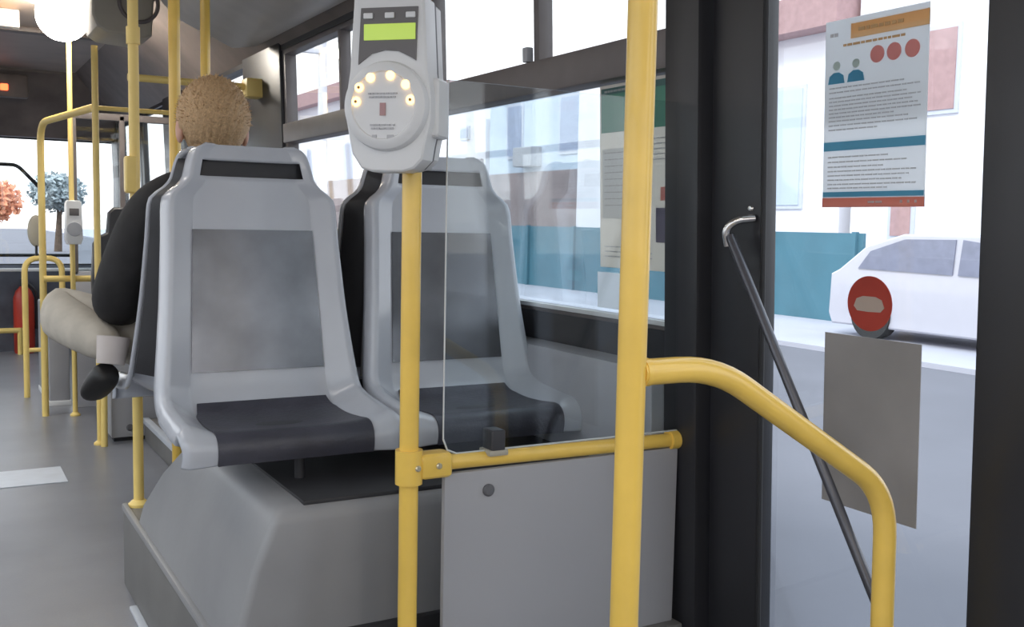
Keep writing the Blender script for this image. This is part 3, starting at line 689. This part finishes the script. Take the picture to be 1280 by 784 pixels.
# cab partition
t = thing('cab_partition', (1.1, 6.5, 0), 'glazed dark partition in front of the far seats, behind the slim poles', 'partition')
obj('lower_panel', box(NB(), .73, 1.42, 6.50, 6.54, 0, .82, .006), M['trimgrey'], t)
obj('frame', box(box(box(NB(), .73, .76, 6.50, 6.54, .8, 1.75, .004), 1.0, 1.03, 6.5, 6.54, .8, 1.75, .004), .73, 1.42, 6.50, 6.54, 1.72, 1.76, .004), M['frame2'], t)
obj('pane', box(NB(), .75, 1.42, 6.515, 6.522, .82, 1.73), M['shield'], t)
def back_seat(x, y, z, lab, rz=math.pi):
    t = thing('bus_seat', (x, y, z), lab, 'seat', None, rz)
    bm = NB(); prism(bm, [(-.20, .42), (-.21, .80), (-.20, 1.0), (-.17, 1.04), (-.13, 1.06), (-.12, 1.17), (-.09, 1.20), (.09, 1.20), (.12, 1.17), (.13, 1.06), (.17, 1.04), (.20, 1.0), (.21, .80), (.20, .42)], 'y', 0, .07, .02)
    obj('backrest', bm, M['cover'], t, local=True)
    obj('cushion', box(NB(), -.21, .21, -.42, .03, .38, .47, .03, 3), M['cover'], t, local=True)
    obj('pedestal', box(NB(), -.12, .12, -.30, -.06, 0, .39, .02), M['cover'], t, local=True)
    return t
back_seat(.97, 6.0, .0, 'tall dark seat seen from behind, beside the slim far poles')
# boxes along the floor ahead
t = thing('floor_box', (1.1, 5.6, 0), 'white low box on the floor ahead, beyond the podium', 'box')
obj('case', box(NB(), .775, WX, 5.42, 5.9, .02, .42, .012), M['panel'], t)
obj('plinth', box(NB(), .79, WX, 5.44, 5.9, 0, .03), M['podtop'], t)
b = NB(); lathe(b, [(0, 0), (.018, 0), (.014, .006), (0, .008)], 18, Matrix.Translation((.865, 5.42, .07)) @ Matrix.Rotation(math.pi/2, 4, 'X')); obj('cap', b, M['seam'], t)
t = thing('floor_box', (.8, 6.7, 0), 'farther white low box under the glazed partition', 'box')
obj('case', box(NB(), .60, .715, 6.62, 7.3, .02, .60, .012), M['panel'], t)
obj('trim', box(NB(), .595, .72, 6.61, 7.3, 0, .03, .003), M['white'], t)
t = thing('seat_step', (1.2, 4.6, 0), 'low grey step with a pale edge beyond the podium', 'step')
obj('step', box(NB(), .93, WX, 4.2, 5.38, 0, .12, .01), M['podium'], t)
obj('edge_strip', box(NB(), .918, .95, 4.2, 5.38, .10, .125, .003), M['strip'], t)
tag(obj('pale_floor_strip', box(NB(), .10, .49, 4.68, 4.98, .0003, .003), M['strip']), 'pale strip across the aisle floor', 'floor marking')  # thin pale slab lying across the aisle floor
# dashboard and extinguisher
t = thing('dashboard', (.3, 9.3, 0), 'dark dashboard ledge under the windscreen with pale top edge', 'dashboard')
bm = NB(); prism(bm, [(9.58, .0), (9.58, .70), (9.40, .73), (9.34, .68), (9.42, .35), (9.42, 0)], 'x', -.98, 1.40, .01); obj('body', bm, mat('dash_blue', (.10, .11, .14), .5, noise=.3, nscale=6), t)
obj('top_edge', tube(NB(), [(-.97, 9.35, .69), (1.39, 9.35, .69)], .016, 10), M['white'], t)
t = thing('fire_extinguisher', (.64, 9.25, .0), 'red extinguisher standing at the front under the windscreen', 'fire extinguisher')
bm = NB(); lathe(bm, [(0, 0), (.075, 0), (.08, .02), (.08, .46), (.06, .52), (.025, .56), (0, .56)], 24, Matrix.Translation((.66, 9.30, .0))); obj('cylinder', bm, M['red'], t)
obj('valve', box(NB(), .635, .685, 9.28, 9.32, .55, .62, .006), M['dark'], t)
obj('hose', tube(NB(), [(.68, 9.30, .59), (.76, 9.30, .52), (.75, 9.29, .2)], .012, 10, rad=.05), M['dark'], t)

# ------------------------------------------------------------------ ceiling fittings
t = thing('ceiling_duct', (1.1, 3.0, 1.95), 'long pale duct cover running under the roof above the side window', 'duct')
bm = NB(); prism(bm, [(1.25, 1.945), (1.36, 1.965), (1.36, 2.29), (.92, 2.29), (.93, 2.12), (1.0, 2.05)], 'y', -1.5, 4.85, .01); obj('cover', bm, M['duct'], t)
bm = NB(); tube(bm, [(1.10, 4.86, 2.02), (1.10, -1.5, 2.02)], .008, 8); obj('seam_strip', bm, M['grey'], t)
t = thing('ceiling_lamp', (.66, 6.2, 2.24), 'glowing round white ceiling lamp', 'lamp')
bm = NB(); ell(bm, Vector((.645, 6.0, 2.215)), (.135, .135, .135), 4); obj('globe', bm, M['lamp'], t, ang=180)
bm = NB(); lathe(bm, [(0, 2.28), (.17, 2.28), (.17, 2.3), (0, 2.3)], 32, Matrix.Translation((.645, 6.0, 0))); obj('rim', bm, M['white'], t)
t = thing('roof_unit', (.86, 5.0, 2.0), 'beige rounded unit with a dark ring hanging from the roof', 'roof unit')
bm = NB(); prism(bm, [(.665, 2.3), (.66, 2.06), (.68, 2.01), (.72, 1.985), (.88, 1.975), (.92, 1.99), (.94, 2.3)], 'y', 5.0, 5.35, .02); obj('case', bm, M['beige'], t)
bm = NB()
c0 = Vector((.86, 4.995, 2.13)); tube(bm, [c0+Vector((math.cos(a)*.085, 0, math.sin(a)*.085)) for a in [2*math.pi*k/30 for k in range(31)]], .009, 8, cap=False); obj('ring', bm, M['frame2'], t)
t = thing('roof_sign', (.45, 9.0, 2.1), 'dark display at the front with a small red light', 'display')
obj('case', box(NB(), .2, .70, 8.90, 8.99, 2.06, 2.24, .02), M['header'], t)
obj('red_light', box(NB(), .50, .555, 8.885, 8.9, 2.11, 2.16, .01), M['redled'], t)
t = thing('roof_sign', (.40, 6.4, 2.2), 'orange lit panel at the roof, left of the round lamp', 'display')
obj('case', box(NB(), .25, .47, 6.45, 6.53, 2.20, 2.3, .01), M['duct'], t)
obj('lit_face', box(NB(), .26, .455, 6.44, 6.452, 2.21, 2.285, .006), M['orled'], t)
for k, (y, x0) in enumerate(((4.2, .55), (5.6, .45), (7.0, .4))):
    t = tag(obj('roof_rib', box(NB(), -.9, 1.05, y, y+.10, 2.27, 2.302, .008), M['header']), ('roof rib nearest the camera', 'middle roof rib, beyond the beige unit', 'farthest roof rib, before the front header')[k], 'roof rib')

# ------------------------------------------------------------------ outside
G = -.35
bm = NB(); box(bm, -60, 9.6, -40, 120, G-.1, G); struct('road', bm, M['road'])
bm = NB(); box(bm, 9.6, 60, -40, 120, G-.1, G+.06); struct('sidewalk', bm, M['walk'])
t = thing('hoarding', (12.5, 20, G), 'teal blue site hoarding fence across the road', 'fence')
bm = NB(); box(bm, 12.5, 12.56, 10.9, 33, G+.02, 1.12); obj('boards', bm, M['teal'], t)
for k in range(11): obj('post', box(NB(), 12.44, 12.52, 11.0+k*1.99, 11.08+k*1.99, G, 1.14), M['teal'], t)
def house(name, label, x, y0, y1, z1, wm, wins, roofm=None, shop=None, wm2='winb'):
    t = thing(name, (x, (y0+y1)/2, G), label, 'building')
    obj('walls', box(NB(), x, x+8, y0, y1, G, z1), M[wm], t)
    if roofm:
        rf = NB(); box(rf, x-.55, x+8.3, y0-.2, y1+.2, z1, z1+.7); obj('roof_cornice', rf, M[roofm], t)
    for (a, b, c, d) in wins:
        f = obj('window', box(NB(), x-.05, x+.05, a, b, c, d), M['sash'], t)
        obj('pane', box(NB(), x-.07, x+.02, a+.08, b-.08, c+.08, d-.08), M[wm2], f)
    if shop: obj('shopfront', box(NB(), x-.12, x+.05, shop[0], shop[1], G, shop[2]), M['brown'], t)
    return t
hA = house('town_house', 'cool white house with blue windows and brown shopfront, seen through the side window', 16, 22.9, 29.5, 5.6, 'wallb', [(23.9, 25.2, 3.2, 4.9), (27.3, 28.3, 3.2, 4.9)], None, (23.9, 29.4, 2.75))
obj('air_conditioner', box(NB(), 15.6, 16, 26.2, 27.3, 2.9, 3.5, .05), M['grey'], hA)
obj('corner_pier', box(NB(), 15.7, 16.1, 22.6, 23.8, G, 5.6), M['wallw'], hA)
house('town_house', 'low white house with one small square window and brown band, left of the blue-windowed one', 16, 29.8, 36.0, 4.6, 'wallw', [(30.9, 31.6, 4.0, 4.45)], None, (29.9, 36, 3.3))
house('town_house', 'long white building with a dusky pink eave, seen through the door glass', 16, 14.6, 19.5, 5.2, 'wallw', [(15.6, 16.8, 1.6, 4.2)], 'wallp', None, 'wallb')
house('town_house', 'tall plain white building with dusky windows, behind the large notice on the door glass', 16, 3.0, 14.3, 9.5, 'wallw', [(11.95, 12.8, 3.3, 4.9), (9.0, 10.0, 3.3, 4.9), (12.75, 13.35, 1.0, 2.1)], None, None, 'wallp')
house('town_house', 'distant pale block with pinkish roof band, seen past the validator', 18, 44, 62, 7.2, 'wallw', [(47, 49, 3, 5), (52, 54, 3, 5)], 'wallp', (44, 62, 3.2))
t = thing('street_lamp', (9.9, 28.4, G+.06), 'white street lamp post seen through the far side window pane', 'street lamp')
obj('post', tube(NB(), [(9.9, 28.4, G+.06), (9.9, 28.4, 6.3)], [.16, .12], 14), M['wallw'], t)
obj('lamp_head', box(NB(), 9.2, 9.95, 28.3, 28.5, 5.9, 6.05, .03), M['wallw'], t)
# parked car
t = thing('car', (11.6, 8.0, G+.06), 'white parked car across the road, seen through the door glass', 'car')
pf = [(5.75, .15), (5.7, .55), (5.85, .78), (6.7, .88), (7.3, 1.30), (7.7, 1.42), (8.9, 1.42), (9.5, 1.25), (9.95, .92), (10.1, .85), (10.12, .3), (10.05, .15)]
bm = NB(); prism(bm, [(y, z+G+.06) for y, z in pf], 'x', 10.95, 12.42, .06); obj('body', bm, M['car'], t)
bm = NB(); prism(bm, [(y, z+G+.06) for y, z in [(6.85, .90), (7.38, 1.28), (8.0, 1.36), (8.05, .92)]], 'x', 10.93, 10.98); obj('side_window', bm, M['carg'], t)
bm = NB(); prism(bm, [(y, z+G+.06) for y, z in [(8.13, .92), (8.1, 1.36), (8.85, 1.35), (9.4, 1.18), (9.6, .94)]], 'x', 10.93, 10.98); obj('side_window', bm, M['carg'], t)
for y in (6.6, 9.35):
    bm = NB(); lathe(bm, [(0, 0), (.19, 0), (.2, .01), (.32, .01), (.32, .2), (0, .2)], 28, Matrix.Translation((10.91, y, G+.38)) @ Matrix.Rotation(math.pi/2, 4, 'Y')); obj('wheel', bm, M['tyre'], t)
# trees ahead
def tree(x, y, h, r, m, label, seed):
    rnd = random.Random(seed); t = thing('tree', (x, y, G), label, 'tree')
    obj('trunk', tube(NB(), [(x, y, G), (x+.1, y, h*.6)], [.16, .08], 10), M['bark'], t)
    bm = NB()
    for k in range(2600):
        d = Vector((rnd.gauss(0, 1), rnd.gauss(0, 1), rnd.gauss(0, 1))).normalized()*r*rnd.uniform(.35, 1)**.5*(.8+.25*math.sin(k%7*1.3))
        c = Vector((x, y, h*.72))+Vector((d.x, d.y, d.z*.75)); q = rnd.uniform(.08, .16)
        u = Vector((rnd.gauss(0, 1), rnd.gauss(0, 1), rnd.gauss(0, 1))).normalized()*q; v = u.orthogonal().normalized()*q*.6
        vs = [bm.verts.new(c+u), bm.verts.new(c+v), bm.verts.new(c-u), bm.verts.new(c-v)]; bm.faces.new(vs)
    obj('crown', bm, M[m], t, ang=180)
tree(1.9, 42, 2.3, 1.1, 'leafo', 'orange autumn tree ahead, seen through the windscreen', 3)
tree(4.6, 46, 2.9, 1.1, 'leafg', 'grey green tree ahead, right of the orange one', 8)
# mirror arm outside the windscreen
t = thing('wiper_arm', (.5, 9.75, 1.5), 'dark angled arm outside the windscreen', 'wiper')
obj('arm', tube(NB(), [(-.2, 9.72, 1.575), (.66, 9.72, 1.575), (.86, 9.72, 1.36)], .016, 10, rad=.05), M['rubber'], t)
obj('blade', tube(NB(), [(-.3, 9.70, .80), (1.1, 9.70, .80)], .014, 8), M['rubber'], t)
t = thing('round_mirror', (.50, 8.0, 1.0), 'small oval mirror on a stalk near the windscreen', 'mirror')
bm = NB(); ell(bm, Vector((.575, 7.0, 1.05)), (.05, .018, .10), 3); obj('mirror', bm, M['beige'], t)
obj('stalk', tube(NB(), [(.575, 7.0, .86), (.575, 7.0, .97)], .008, 8), M['dark'], t)
